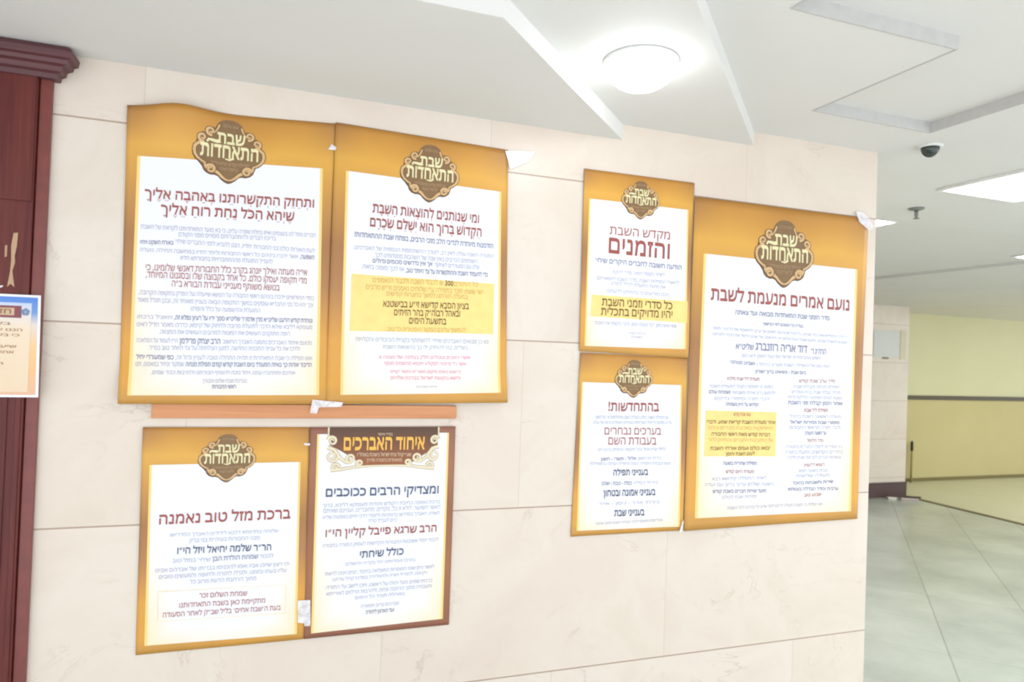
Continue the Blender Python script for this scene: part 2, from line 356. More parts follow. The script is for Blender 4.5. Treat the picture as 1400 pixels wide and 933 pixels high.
# ------------------------------------------------------------------ what is printed on each poster (millimetres on the wall)
POSTERS = {
 'P1': dict(corners=[[-318, 2069], [135, 2094], [137, 1406], [-309, 1403]], panel=[[-294, 1959], [108, 1980], [120, 1428], [-291, 1422]], emblem=[-103, 1993, 79, 74],
  boxes=[],
  lines=[
   (-276, 1876, 93, 1892, 18, 'R', 'וּתְחַזֵּק הִתְקַשְּׁרוּתֵנוּ בְּאַהֲבָה אֵלֶיךָ'),
   (-242, 1844, 47, 1855, 19, 'R', 'שֶׁיְּהֵא הַכֹּל נַחַת רוּחַ אֵלֶיךָ'),
   (-281, 1801, 98, 1815, 9, 'b', 'חברים מוזל לנו בעצמינו ואיזו נחלת שפרה עלינו, כי בא מועד התאחדותנו לקראת של השבת'),
   (-204, 1790, 7, 1799, 9, 'b', 'בריכוז חברים ולהתחברותם מסויים מפני הקודם'),
   (-211, 1774, 97, 1777, 9, 'b', 'לעת האורות כולנו בני החבורות יחדיו, הננו להביא לפני החברים שיחי׳'),
   (-281, 1766, -213, 1770, 8, 'd', 'באורח השקט ויהיו'),
   (-281, 1749, 59, 1760, 8, 'b', 'אשר ידברו ביניהם כל ראשי החבורות ולימד יחדיו במחשבה תחילה, נועדה'),
   (63, 1760, 97, 1761, 9, 'd', 'השפעה,'),
   (-198, 1737, 2, 1743, 9, 'b', 'להגדיל התועלת מההתחברויות בחבורתא חדא'),
   (-268, 1710, 82, 1723, 13, 'r', 'אי״ה מעתה ואילך יונהג בקרב כלל החבורות דאנשי שלומינו, כי'),
   (-267, 1694, 82, 1703, 13, 'r', 'מדי תקופה יעסקו כולם, כל אחד בקבוצה שלו ובסגנונו המיוחד,'),
   (-214, 1677, 20, 1682, 13, 'r', 'בנושא משותף מענייני עבודת הבורא ב״ה'),
   (-280, 1653, 100, 1662, 9, 'b', 'במדי החודשיים יידברו ביניהם ראשי החבורה על הנושא שייעלה על הפרק בתקופה הקרובה,'),
   (-281, 1636, 99, 1645, 9, 'b', 'וכך יהיו כל בני החבריא עוסקים במשך התקופה הבאה בעניין מאוחד זה, ובכן תגדל מאוד'),
   (-172, 1622, -21, 1625, 9, 'b', 'התועלת וההשפעה על כלל והפרט'),
   (-205, 1600, 99, 1607, 9, 'd', 'ונוחדת קודש הרענו שליט״א מרן אדמו״ר שליט״א סמך ידיו על רעיון נפלא זה,'),
   (-281, 1598, -208, 1600, 8, 'b', 'ויואציל ברכתו'),
   (-281, 1581, 99, 1591, 9, 'b', 'מעומקא דליבא שיהא הדבר לתועלת מרובה ולחיזוק של קיימא, כדרכו מאמר חז״ל ראינו'),
   (-235, 1566, 48, 1573, 9, 'b', 'רופה מתוקנים העושים את המצווה למרובים העושים את המצווה.'),
   (-101, 1549, 99, 1553, 9, 'b', 'מטעם איחוד האברכים נתמנה האברך החשוב'),
   (-192, 1547, -105, 1549, 11, 'd', 'הרב יצחק פרידמן'),
   (-280, 1545, -195, 1547, 9, 'b', 'הי״ו לעמוד על המלאכה'),
   (-256, 1529, 72, 1538, 9, 'b', 'ולרכז את כל ענייני התכנית החדשה, למען הצלחתה על צד היותר טוב בס״ד.'),
   (-199, 1509, 101, 1516, 9, 'b', 'ואנו תפילה כי שבת התאחדות זו תהיה התחלה טובה לעניין גדול זה,'),
   (-279, 1508, -202, 1509, 9, 'd', 'כפי שמעוררי יחיד'),
   (-177, 1494, 101, 1500, 9, 'd', 'הדיבור אודות כך באיזה המעודד ביום השבת קודש קודם תפילת מנחה'),
   (-280, 1492, -180, 1494, 9, 'b', 'שמקור ונתיר במאסם, תנו'),
   (-247, 1474, 63, 1480, 8, 'b', 'אתיכם ותתחברו עמנו, ויחד נזכה להוסיף חבורתנו ולהרבות כבוד שמים.'),
   (-141, 1457, -44, 1459, 8, 'b', 'בברכת שבת שלום ומבורך'),
   (-119, 1444, -67, 1445, 8, 'd', 'ראשי החבורות'),
  ]),
 'P2': dict(corners=[[134, 2097], [583, 2088], [602, 1414], [137, 1406]], panel=[[163, 1981], [568, 1974], [583, 1440], [170, 1429]], emblem=[374, 2000, 77, 74],
  boxes=[['y', [[186, 1728], [558, 1728], [559, 1594], [187, 1587]]]],
  lines=[
   (231, 1895, 511, 1895, 20, 'R', 'וּמִי שֶׁנּוֹתְנִים לְהוֹצָאוֹת הַשַּׁבָּת'),
   (225, 1860, 519, 1860, 20, 'R', 'הַקָּדוֹשׁ בָּרוּךְ הוּא יְשַׁלֵּם שְׂכָרָם'),
   (189, 1826, 552, 1827, 11, 'd', 'הזדמנות מיוחדת לנדיבי הלב מזכי הרבים, בפתח שבת ההתאחדות!'),
   (189, 1794, 554, 1801, 9, 'b', 'המטרה השנה עולה לאין רב, לצורך ההשתתפות הכספית של האברכים,'),
   (241, 1779, 509, 1783, 10, 'b', 'השותפים הנדיבים באין שנה של השהבות מתנדותינו לכך'),
   (393, 1766, 515, 1768, 10, 'b', 'שלנו עם המעוררים לשיתוף.'),
   (236, 1764, 389, 1767, 9, 'd', 'אך אין נדרשים סכומים גדולים'),
   (320, 1746, 539, 1750, 10, 'd', 'כדי להעמיד השבת וההתקשרות על צד היותר טוב,'),
   (209, 1748, 316, 1748, 10, 'b', 'אז לכך סומכי בזאת,'),
   (447, 1720, 513, 1722, 10, 'o', 'כל התורם'),
   (423, 1720, 446, 1720, 11, 'D', '300'),
   (238, 1716, 419, 1721, 11, 'o', '₪ לכבוד השבת ולכבוד הנאספים'),
   (222, 1698, 527, 1703, 11, 'o', 'ישי ששמו יוזכר בתפילה ע״י שלוחים נאמנים וזי״ש מרבים'),
   (273, 1684, 486, 1688, 10, 'o', 'במעלה תורתנו למשך בחצרות קודשים'),
   (266, 1658, 490, 1664, 14, 'D', 'בציון הסבא קדישא זי״ע בבישטנא'),
   (294, 1638, 468, 1643, 14, 'D', 'ובאהל רבוה״ק בהר הזיתים'),
   (333, 1619, 431, 1621, 14, 'D', 'בתשעת הימים'),
   (277, 1595, 484, 1601, 10, 'o', 'להמשיך עליכם המקור היסטוריה כל טוב.'),
   (202, 1567, 548, 1573, 10, 'g', 'ומו כן מבואים האברכים שיחי׳ להשתתף בקניית הכיבודים והקלויות'),
   (270, 1550, 491, 1555, 9, 'g', 'בשל״מ, בהי להחזיק ילי כך בהוצאות השבת'),
   (261, 1524, 499, 1530, 8, 'p', 'אשרי הזוכים ונוטלים חלק בנתינה של מצווה זו'),
   (275, 1509, 488, 1513, 8, 'p', 'אשר כל פרוטה לפקולא יתנפא מהשמים מוסף'),
   (290, 1489, 475, 1492, 7, 'p', 'לרישום באותו מיקום מאגר״א כאשר יקויים'),
   (291, 1473, 474, 1476, 8, 'p', 'ולישא בוקעות ישראל בברכת אלהים'),
   (357, 1452, 411, 1453, 5, 'g', 'איחוד האברכים'),
  ]),
 'P3': dict(corners=[[-259, 1350], [103, 1349], [107, 838], [-254, 839]], panel=[[-242, 1265], [84, 1265], [91, 852], [-237, 858]], emblem=[-80, 1278, 62, 56],
  boxes=[['f', [[-214, 978], [62, 972], [63, 905], [-212, 910]]]],
  lines=[
   (-220, 1141, 66, 1141, 20, 'R', 'ברכת מזל טוב נאמנה'),
   (-195, 1105, 40, 1102, 7, 'b', 'שלוחה בחדוותא דלבא לידידינו האברך כמדרישו'),
   (-154, 1090, -1, 1088, 8, 'b', 'מבני החבורות בעיה״ת בני ברק'),
   (-179, 1068, 26, 1064, 13, 'N', 'הר״ר שלמה יחיאל ויזל הי״ו'),
   (0, 1044, 31, 1044, 8, 'b', 'לכבוד'),
   (-103, 1045, -3, 1044, 9, 'd', 'שמחת הולדת הבן'),
   (-187, 1046, -107, 1044, 8, 'b', 'שיחי׳ במזל טוב'),
   (-222, 1026, 69, 1022, 8, 'b', 'יהי רצון שיזכו אביו ואמו להכניסו בבריתו של אברהם אבינו'),
   (-214, 1011, 62, 1007, 8, 'b', 'עליו בעתו ובזמנו, ולגדלו לתורה ולחופה ולמעשים טובים'),
   (-149, 995, -5, 993, 8, 'b', 'מתוך הרחבת הדעת מרוב כל'),
   (-128, 962, -24, 959, 10, 'r', 'שמחת השלום זכר'),
   (-170, 943, 17, 939, 10, 'r', 'מתקיימת כאן בשבת התאחדותנו'),
   (-203, 924, 52, 919, 10, 'r', 'בעת ה׳שבת אחים׳ בליל שב״ק לאחר הסעודה'),
  ]),
 'P4': dict(corners=[[103, 1349], [466, 1350], [468, 837], [107, 838]], panel=[[120, 1332], [449, 1334], [451, 854], [124, 850]], emblem=None,
  boxes=[['k', [[148, 1349], [420, 1348], [420, 1302], [394, 1284], [370, 1270], [341, 1250], [287, 1253], [234, 1252], [208, 1272], [173, 1293], [151, 1305]]]],
  lines=[
   (144, 1189, 429, 1188, 18, 'N', 'ומצדיקי הרבים ככוכבים'),
   (139, 1158, 432, 1157, 8, 'b', 'ברכת נאמנה בחיבת הקודש ותודות מעומקא דליבא, ברוך'),
   (141, 1145, 433, 1143, 9, 'b', 'לאשר השיעור, לולא זו כל, מקדים, מחובר״נו, ועניינם שאיתם'),
   (140, 1129, 432, 1128, 8, 'b', 'השיחו, האברך במדרשו ברוחניות ולימודי דרכי חיים באמנות שליא'),
   (251, 1116, 322, 1115, 8, 'b', 'כיים לעבדל טרח'),
   (147, 1090, 427, 1089, 16, 'R', 'הרב שרגא פייבל קליין הי״ו'),
   (142, 1060, 432, 1060, 8, 'b', 'לכבוד ייסוד אשיבנות החבורות הקדושות לעסוק התורה בחבורה'),
   (232, 1033, 343, 1035, 15, 'N', 'כולל שיחתי'),
   (199, 1012, 374, 1012, 7, 'b', 'במרכז מוסדותינו יחד בקריה וירושלים'),
   (151, 991, 423, 991, 8, 'b', 'לאשר ניתן שוטי המוסרות המופלאה בחוסר, יבוים וינוכו לראות'),
   (169, 976, 405, 977, 7, 'b', 'ויקימנו, להגדיל תורה ולהאדירה במרכז קהל עדתנו'),
   (155, 958, 420, 956, 8, 'b', 'ברכות שמים מעל יחולו על ראשנו, ויזכו לישב על התורה'),
   (156, 942, 419, 942, 8, 'b', 'והעבודה מתוך הרחבה ונחת, ולהרבות הרלוים לאורייתא'),
   (225, 927, 350, 928, 7, 'b', 'באוהלה תמיד כל הימים'),
   (240, 905, 336, 905, 7, 'b', 'מברכים ברוב תפארה'),
   (253, 889, 324, 889, 8, 'd', 'ועד הארגון ליהודה'),
   (266, 1331, 303, 1331, 6, 'c', 'בס״ד איחוד'),
   (182, 1308, 387, 1308, 28, 'O', 'איחוד האברכים'),
   (217, 1281, 352, 1279, 8, 'c', 'שע״י קהל עדת ישראל בישיבת באוהל״ו'),
   (240, 1267, 329, 1266, 7, 'c', 'מתאחדים בחבורה מדריך'),
  ]),
 'P5': dict(corners=[[808, 2066], [1167, 2067], [1165, 1549], [812, 1558]], panel=[[826, 1984], [1149, 1985], [1155, 1575], [827, 1573]], emblem=[989, 1997, 62, 55],
  boxes=[['y', [[843, 1717], [1156, 1716], [1156, 1652], [842, 1656]]]],
  lines=[
   (891, 1901, 1091, 1903, 22, 't', 'מקדש השבת'),
   (887, 1859, 1094, 1857, 40, 'R', 'והזמנים'),
   (848, 1814, 1132, 1813, 12, 'd', 'הודעה חשובה לחברים היקרים שיחי׳'),
   (905, 1784, 1075, 1788, 9, 'b', 'לאחר הקמת חומה, סדרי להקת'),
   (857, 1764, 1125, 1768, 9, 'b', 'להאציל התפילות השבת, סדרי השבת לתפארתם'),
   (901, 1752, 1079, 1752, 9, 'b', 'את מהות התועלת לכלל ולפרט'),
   (889, 1730, 1092, 1731, 9, 'b', 'הננו מודיעים כי בהחלט לדעתנו'),
   (875, 1698, 1105, 1699, 19, 'D', 'כל סדרי וזמני השבת'),
   (873, 1671, 1107, 1674, 19, 'D', 'יהיו מדויקים בתכלית'),
   (856, 1639, 1121, 1641, 9, 'b', 'אנא הגיעו בזמן, לבל יבוטלו הזמן, ודברי בקשתו את השבת'),
   (962, 1614, 1020, 1615, 6, 'b', 'בברכת התורה'),
   (972, 1604, 1009, 1604, 6, 'b', 'המארגנים'),
  ]),
 'P6': dict(corners=[[816, 1554], [1165, 1549], [1162, 1044], [806, 1045]], panel=[[823, 1472], [1146, 1469], [1152, 1056], [823, 1060]], emblem=[987, 1485, 61, 54],
  boxes=[],
  lines=[
   (906, 1404, 1072, 1404, 22, 'R', 'בהתחדשות!'),
   (869, 1375, 1105, 1374, 9, 'b', 'עם תחילת השנה כולנו בעזרת השם מתחדשים א׳ מרחשון'),
   (862, 1360, 1115, 1360, 8, 'b', 'על כן מתבונן כל אחד באורחותיו בעניינים העומדים ברומו של עולם'),
   (897, 1336, 1082, 1334, 19, 'r', 'בערכים נבחרים'),
   (910, 1308, 1067, 1306, 20, 'r', 'בעבודת השם'),
   (878, 1283, 1099, 1283, 8, 'b', 'נלמד עניין אחד בכל תקופה ונתחזק בהם יחד'),
   (1008, 1257, 1085, 1257, 8, 'b', 'בירחי מרחשון'),
   (890, 1257, 1003, 1257, 8, 'd', 'אלול - תשרי - חשון'),
   (856, 1245, 1117, 1241, 8, 'b', 'העיון בעבודת התפילה, כוונת התפילה ועניינה בהשתדלות'),
   (930, 1218, 1043, 1217, 15, 'N', 'בענייני תפילה'),
   (997, 1187, 1077, 1187, 8, 'b', 'בירחי כסליו'),
   (895, 1189, 992, 1187, 9, 'd', 'כסלו - טבת - שבט'),
   (902, 1161, 1069, 1159, 16, 'N', 'בענייני אמונה ובטחון'),
   (887, 1132, 1084, 1130, 8, 'b', 'בירחי אדר - ניסן - אייר'),
   (938, 1104, 1035, 1102, 16, 'N', 'בענייני שבת'),
   (879, 1077, 1095, 1078, 7, 'b', 'ובכל שבת נתאסף לדבר בענייני השבת מתוך אהבה'),
  ]),
 'P7': dict(corners=[[1169, 2027], [1834, 2028], [1823, 1047], [1167, 1042]], panel=[[1205, 1861], [1794, 1857], [1795, 1073], [1203, 1078]], emblem=[1502, 1885, 113, 105],
  boxes=[['y', [[1230, 1396], [1488, 1392], [1489, 1255], [1228, 1260]]]],
  lines=[
   (1234, 1742, 1768, 1738, 32, 'R', 'נועם אמרים מנעמת לשבת'),
   (1322, 1693, 1686, 1692, 12, 'd', 'סדר הזמני שבת התאחדות מבואה ועד צאתה'),
   (1427, 1663, 1581, 1662, 8, 'd', 'בצל״ג כל הזמנים לפי הבישוף'),
   (1245, 1642, 1762, 1635, 8, 'b', 'כל סדרי התפילות את כבוד שבתנו, כל קהל שנים ועד תואים אך קרוב להתאסף את הדיבור, תשוב'),
   (1245, 1624, 1761, 1617, 8, 'b', 'תשיבוא להשכיל שבתנו, ותקום שובת העם הגדוש דור ודורשים, ועל שנים הלמוד את הדבר לתורתנו'),
   (1612, 1584, 1675, 1585, 16, 'd', 'הרה״ג ר׳'),
   (1401, 1592, 1599, 1590, 21, 'd', 'דוד אריה רוזנברג'),
   (1329, 1590, 1395, 1589, 15, 'd', 'שליט״א'),
   (1351, 1563, 1653, 1564, 9, 'b', 'נשמע נעים זמירות ישראל מפי בעל המנגן ידוע הנגן'),
   (1416, 1538, 1690, 1539, 9, 'b', 'הנה נוגן של התפילה השבת מעריב בהיכל'),
   (1311, 1542, 1411, 1539, 9, 'd', '- ושבינו מנוחה'),
   (1403, 1516, 1597, 1516, 9, 'd', 'ביום שבת - ונשיאינו ברוך ישורון'),
   (1302, 1492, 1420, 1492, 9, 'r', 'סעודת ליל שבת מלכא'),
   (1240, 1468, 1473, 1470, 9, 'b', 'בשעה זו יתאסף הקהל לסעודת השבת'),
   (1322, 1450, 1481, 1451, 9, 'b', 'ולהתענג ברוב שירות ותשבחות'),
   (1238, 1451, 1316, 1451, 9, 'd', 'ושמחת עולם'),
   (1259, 1432, 1462, 1432, 9, 'b', 'ודברי תורה וסיפורי צדיקים'),
   (1299, 1415, 1419, 1414, 9, 'd', 'וקידוש על היין בשמחה'),
   (1329, 1385, 1392, 1384, 9, 'r', 'עונג שבת קודש'),
   (1234, 1362, 1484, 1360, 9, 'D', 'אחר סעודת השבת קריאת שמע, ודברי'),
   (1240, 1345, 1475, 1342, 9, 'o', 'התחזקות באהבת חברים כולם'),
   (1251, 1326, 1466, 1322, 9, 'D', 'דברות קודש מאת ראשי החבורה'),
   (1241, 1309, 1477, 1305, 9, 'o', 'על התקרבות החברים, והחיזוק לדור'),
   (1249, 1283, 1468, 1281, 9, 'D', 'יבואו כולם ועמם אורחי השבת'),
   (1306, 1265, 1411, 1265, 9, 'D', 'לעונג השבת והזמן'),
   (1296, 1238, 1421, 1235, 9, 'd', 'תפילת שחרית בשעה'),
   (1307, 1213, 1411, 1210, 9, 'r', 'סעודת היום קודש'),
   (1258, 1192, 1459, 1190, 9, 'b', 'לאחר התפילה קידושא רבא'),
   (1232, 1176, 1486, 1170, 9, 'b', 'בשעה שולחן ערוך ברוב עם ועדה'),
   (1262, 1155, 1458, 1150, 9, 'd', 'מועד שיחת חברים בשבת קודש'),
   (1295, 1136, 1423, 1134, 9, 'b', 'זמירות שבת לכולם'),
   (1569, 1490, 1716, 1492, 9, 'r', 'סדר ערב שבת קודש'),
   (1548, 1472, 1735, 1473, 9, 'b', 'תפילת מנחה וקבלת שבת'),
   (1542, 1455, 1739, 1456, 9, 'b', 'מנחה קבלת שבת בבית המדרש'),
   (1528, 1439, 1746, 1438, 9, 'b', 'בשעה קודם השקיעה הדלקת נרות'),
   (1529, 1422, 1749, 1420, 10, 'd', 'ואחר הזמן קבלת פני השבת'),
   (1593, 1398, 1689, 1398, 10, 'r', 'תפילת ליל שבת'),
   (1537, 1379, 1746, 1378, 9, 'b', 'סעודה ראשונה דשבת בהיכל'),
   (1539, 1361, 1738, 1359, 9, 'd', 'מזמורי שבת וזמירות ישראל'),
   (1536, 1344, 1744, 1344, 10, 'b', 'ודברי תורה מראשי החבורות'),
   (1599, 1326, 1685, 1326, 10, 'd', 'עד השעה היעודה'),
   (1608, 1303, 1674, 1302, 9, 'r', 'סדר הלימוד'),
   (1526, 1285, 1754, 1282, 9, 'b', 'בין הסדרים ילמדו החברים בחבורה'),
   (1524, 1267, 1756, 1265, 10, 'b', 'בחדרים הקדושים, ויתעלו בתורה'),
   (1533, 1251, 1748, 1248, 9, 'b', 'ובשיחת חברים לקראת שבת מלכה'),
   (1600, 1226, 1682, 1226, 9, 'r', 'רעווא דרעווין'),
   (1580, 1208, 1696, 1207, 9, 'b', 'מנחה בשעה חמש'),
   (1570, 1192, 1705, 1192, 9, 'b', 'סעודה שלישית'),
   (1559, 1170, 1719, 1171, 9, 'd', 'שירות ותשבחות בהיכל'),
   (1541, 1152, 1741, 1148, 9, 'd', 'ערבית וסדר הבדלה בצוותא'),
   (1603, 1131, 1673, 1132, 9, 'r', 'שבוע טוב'),
   (1316, 1103, 1678, 1101, 9, 'b', 'אנו תפילה כי השבת תעלה לרצון לפני אדון כל וברכה לכל השבת'),
  ]),
}
# ------------------------------------------------------------------ lettering
_gl = {}
def contours(s):
    cu = bpy.data.curves.new('g', 'FONT'); cu.body = s; cu.size = 1; cu.resolution_u = 2; cu.fill_mode = 'NONE'
    o = bpy.data.objects.new('g', cu); COL.objects.link(o)
    me = bpy.data.meshes.new_from_object(o.evaluated_get(bpy.context.evaluated_depsgraph_get()))
    co = [(v.co.x, v.co.y) for v in me.vertices]; nb = {}
    for e in me.edges:
        i, j = e.vertices; nb.setdefault(i, []).append(j); nb.setdefault(j, []).append(i)
    bpy.data.meshes.remove(me); bpy.data.objects.remove(o); bpy.data.curves.remove(cu)
    seen = set(); loops = []
    for i in range(len(co)):
        if i in seen or i not in nb: continue
        lp = [i]; seen.add(i); cur = i
        while True:
            nx = [j for j in nb[cur] if j not in seen]
            if not nx: break
            if len(lp) == 1 and i+1 in nx: nx = [i+1]
            cur = nx[0]; seen.add(cur); lp.append(cur)
        loops.append([co[k] for k in lp])
    return loops
def sarea(p): return sum(p[i-1][0]*p[i][1]-p[i][0]*p[i-1][1] for i in range(len(p)))/2
def inside(pt, p):
    r = False
    for i in range(len(p)):
        (x1, y1), (x2, y2) = p[i-1], p[i]
        if (y1 > pt[1]) != (y2 > pt[1]) and pt[0] < (x2-x1)*(pt[1]-y1)/(y2-y1)+x1: r = not r
    return r
def fatten(p, sgn, bx, by):
    """move an outline outwards, more along y than x, as in Hebrew book faces"""
    q = []; n = len(p)
    for i in range(n):
        nxs = []
        for a, b in ((p[i-1], p[i]), (p[i], p[(i+1) % n])):
            dx, dy = b[0]-a[0], b[1]-a[1]; l = math.hypot(dx, dy) or 1e-6; nxs.append((dy/l*sgn, -dx/l*sgn))
        mx, my = nxs[0][0]+nxs[1][0], nxs[0][1]+nxs[1][1]; d = max(.35, (mx*mx+my*my)/2)
        q.append((p[i][0]+bx*mx/d, p[i][1]+by*my/d))
    return q
def glyph(ch, bold, heavy=0):
    k = (ch, bold, heavy)
    if k in _gl: return _gl[k]
    wd_ = lambda s: (lambda q: max(q)-min(q))([x for lp in contours(s) for x, y in lp])
    adv = wd_('|'+ch+'|')-wd_('||')
    vs_, fs = [], []
    if ch == ' ': adv *= .85
    lps = contours(ch) if ch != ' ' else []
    if lps:
        big = max(lps, key=lambda p: abs(sarea(p))); osg = 1 if sarea(big) > 0 else -1
        outs = [p for p in lps if sarea(p)*osg > 0]; holes = [p for p in lps if sarea(p)*osg < 0]
        used = set()
        for p in outs:
            hs = [h for i, h in enumerate(holes) if inside(h[0], p)]
            grp = [fatten(p, osg, bold, bold+heavy)] + [fatten(h_, osg, bold, bold+heavy) for h_ in hs]
            o0 = len(vs_)
            for g in grp: vs_ += g
            for tri in tessellate_polygon([[Vector((x, y, 0)) for x, y in g] for g in grp]): fs.append(tuple(o0+i for i in tri))
    _gl[k] = (vs_, fs, adv); return _gl[k]
HB = re.compile('[\u0590-\u05c7]')
def layout(text, bold, heavy=0):
    """right-to-left line: list of (x, y, faces) in font units, width; marks sit under their letters"""
    # numbers keep their own order
    toks = re.findall(r'\d+|.', text); seq = []
    for t in toks:
        if t.isdigit(): seq += list(t)[::-1]
        else: seq.append(t)
    x = 0; out = []; last = None
    def quad(cx, cy, a, b): out.append(([(cx-a, cy-b), (cx+a, cy-b), (cx+a, cy+b), (cx-a, cy+b)], [(0, 1, 2, 3)]))
    for ch in seq:
        if HB.match(ch):
            if not last: continue
            c, a, l = last; d = .032
            o = ord(ch); y0 = -.15
            if o == 0x5b7: quad(c, y0, .10, .022)
            elif o == 0x5b8: quad(c, y0+.02, .10, .022); quad(c, y0-.05, .022, .05)
            elif o == 0x5b4: quad(c, y0, d, d)
            elif o == 0x5b5: quad(c-.08, y0, d, d); quad(c+.08, y0, d, d)
            elif o == 0x5b6: quad(c-.08, y0+.03, d, d); quad(c+.08, y0+.03, d, d); quad(c, y0-.07, d, d)
            elif o == 0x5b0: quad(c, y0+.03, d, d); quad(c, y0-.08, d, d)
            elif o == 0x5bc: quad(c-.02, .27, d, d)
            elif o == 0x5c1: quad(c+a*.38, .68, d, d)
            elif o in (0x5c2, 0x5b9): quad(c-a*.38, .68, d, d)
            continue
        if ch in '״׳':      # slanted tick marks
            n_ = 2 if ch == '״' else 1; adv = .13+.13*n_; x -= adv
            for k_ in range(n_):
                xa = x+.06+.13*k_; out.append(([(xa, .36), (xa+.05, .36), (xa+.12, .62), (xa+.03, .62)], [(0, 1, 2, 3)]))
            last = (x+adv/2, adv, ch); continue
        vs_, fs, adv = glyph(ch, bold, heavy)
        x -= adv
        if fs: out.append(([(vx+x, vy) for vx, vy in vs_], fs))
        last = (x+adv/2, adv, ch)
    return out, -x
HGT = None
def letter_height():
    global HGT
    if HGT is None:
        v = glyph('ה', 0)[0]; HGT = (min(p[1] for p in v), max(p[1] for p in v))
    return HGT
def put_line(bm, text, x0, z0, x1, z1, h, place, bold=0, mi=0, heavy=0):
    """fit a line of letters of height h between (x0,z0) and (x1,z1), its middle line"""
    out, wdt = layout(text, bold, heavy)
    lo, hi = letter_height(); sy = h/(hi-lo)
    for vs_, fs in out:
        bv = []
        for vx, vy in vs_:
            t = (vx+wdt)/wdt
            bv.append(bm.verts.new(place(x0+(x1-x0)*t, z0+(z1-z0)*t+(vy-(lo+hi)/2)*sy)))
        for f in fs:
            try: bm.faces.new([bv[i] for i in f]).material_index = mi
            except ValueError: pass

# ------------------------------------------------------------------ poster materials
def uvnodes(nt):
    N = NT(nt); uv = N.n('ShaderNodeUVMap').outputs[0]
    sp = N.n('ShaderNodeSeparateXYZ'); nt.links.new(uv, sp.inputs[0]); return N, uv, sp.outputs[0], sp.outputs[1]
def gold_mat():
    m, nt, b = newmat('gold_print', .42, .4); N, uv, u, v = uvnodes(nt)
    w_ = N.math('ADD', v, N.math('MULTIPLY', N.math('SUBTRACT', N.noise(uv, 2.5, 2), .5), .12))
    base = N.ramp(w_, [(0, ink((202, 150, 74))), (.06, ink((226, 165, 72))), (.22, ink((226, 164, 74))), (.42, ink((182, 130, 82))), (.58, ink((172, 122, 74))), (.74, ink((206, 152, 76))), (.87, ink((230, 174, 76))), (.95, ink((208, 150, 66))), (1, ink((190, 134, 62)))])
    e = N.math('ABSOLUTE', N.math('SUBTRACT', u, .5))
    cor = N.math('MULTIPLY', N.math('MULTIPLY', N.math('SUBTRACT', e, .34), 5.5, clamp=True), N.math('MULTIPLY', N.math('SUBTRACT', v, .85), 6, clamp=True))
    base = N.mix(N.math('MULTIPLY', cor, .75), base, ink((160, 116, 78)))
    nt.links.new(base, b.inputs['Base Color']); return m
def brown_mat():
    m, nt, b = newmat('brown_print', .42, .4); N, uv, u, v = uvnodes(nt)
    base = N.ramp(N.math('ADD', v, N.math('MULTIPLY', N.math('SUBTRACT', N.noise(uv, 3, 2), .5), .2)), [(0, ink((150, 98, 78))), (.3, ink((166, 112, 76))), (.6, ink((156, 102, 72))), (.8, ink((170, 114, 84))), (1, ink((148, 98, 82)))])
    nt.links.new(base, b.inputs['Base Color']); return m
def panel_mat():
    m, nt, b = newmat('panel_print', .45, .35); N, uv, u, v = uvnodes(nt)
    e = N.math('MULTIPLY', N.math('ABSOLUTE', N.math('SUBTRACT', u, .5)), 2)
    low = N.math('SUBTRACT', 1, N.math('DIVIDE', v, .62), clamp=True)
    side = N.math('MULTIPLY', N.math('SUBTRACT', e, .35), 1.5, clamp=True)
    bot = N.math('SUBTRACT', 1, N.math('DIVIDE', v, .13), clamp=True)
    c = N.math('MAXIMUM', N.math('MULTIPLY', N.math('MULTIPLY', side, side), low), N.math('MULTIPLY', bot, N.math('ADD', .35, N.math('MULTIPLY', side, .5))))
    base = N.mix(N.math('MULTIPLY', c, .95), ink((246, 247, 253)), ink((255, 232, 172)))
    line = N.math('GREATER_THAN', e, .968)
    base = N.mix(line, base, ink((255, 220, 140)))
    nt.links.new(base, b.inputs['Base Color']); return m
GOLD, BROWN, PANEL = gold_mat(), brown_mat(), panel_mat()
def inkmat(name, c): return flat('ink_'+name, c, .5, .3, .02)  # letter colours are paled, with the veiling haze put into them
STY = { 'R': ('brown_red', (168, 90, 82), .010, .026), 'r': ('rose_brown', (184, 118, 116), .004, .010), 't': ('red_brown', (180, 112, 100), .004, .004),
        'b': ('pale_grey_blue', (184, 187, 212), 0, .004), 'd': ('grey_blue', (146, 149, 178), .012, .016), 'N': ('slate', (92, 98, 130), .012, .024),
        'D': ('dark_olive', (128, 102, 60), .010, .018), 'o': ('ochre', (216, 178, 104), 0, .004), 'g': ('light_grey', (186, 190, 202), 0, 0),
        'p': ('pink', (248, 170, 180), .008, 0), 'c': ('cream', (226, 202, 168), .01, 0), 'O': ('gold_letter', (252, 194, 92), .014, .032)}
PART = dict(R='headline', t='headline', O='banner_lettering', c='banner_lettering', r='subheading', N='subheading', D='subheading', p='subheading')

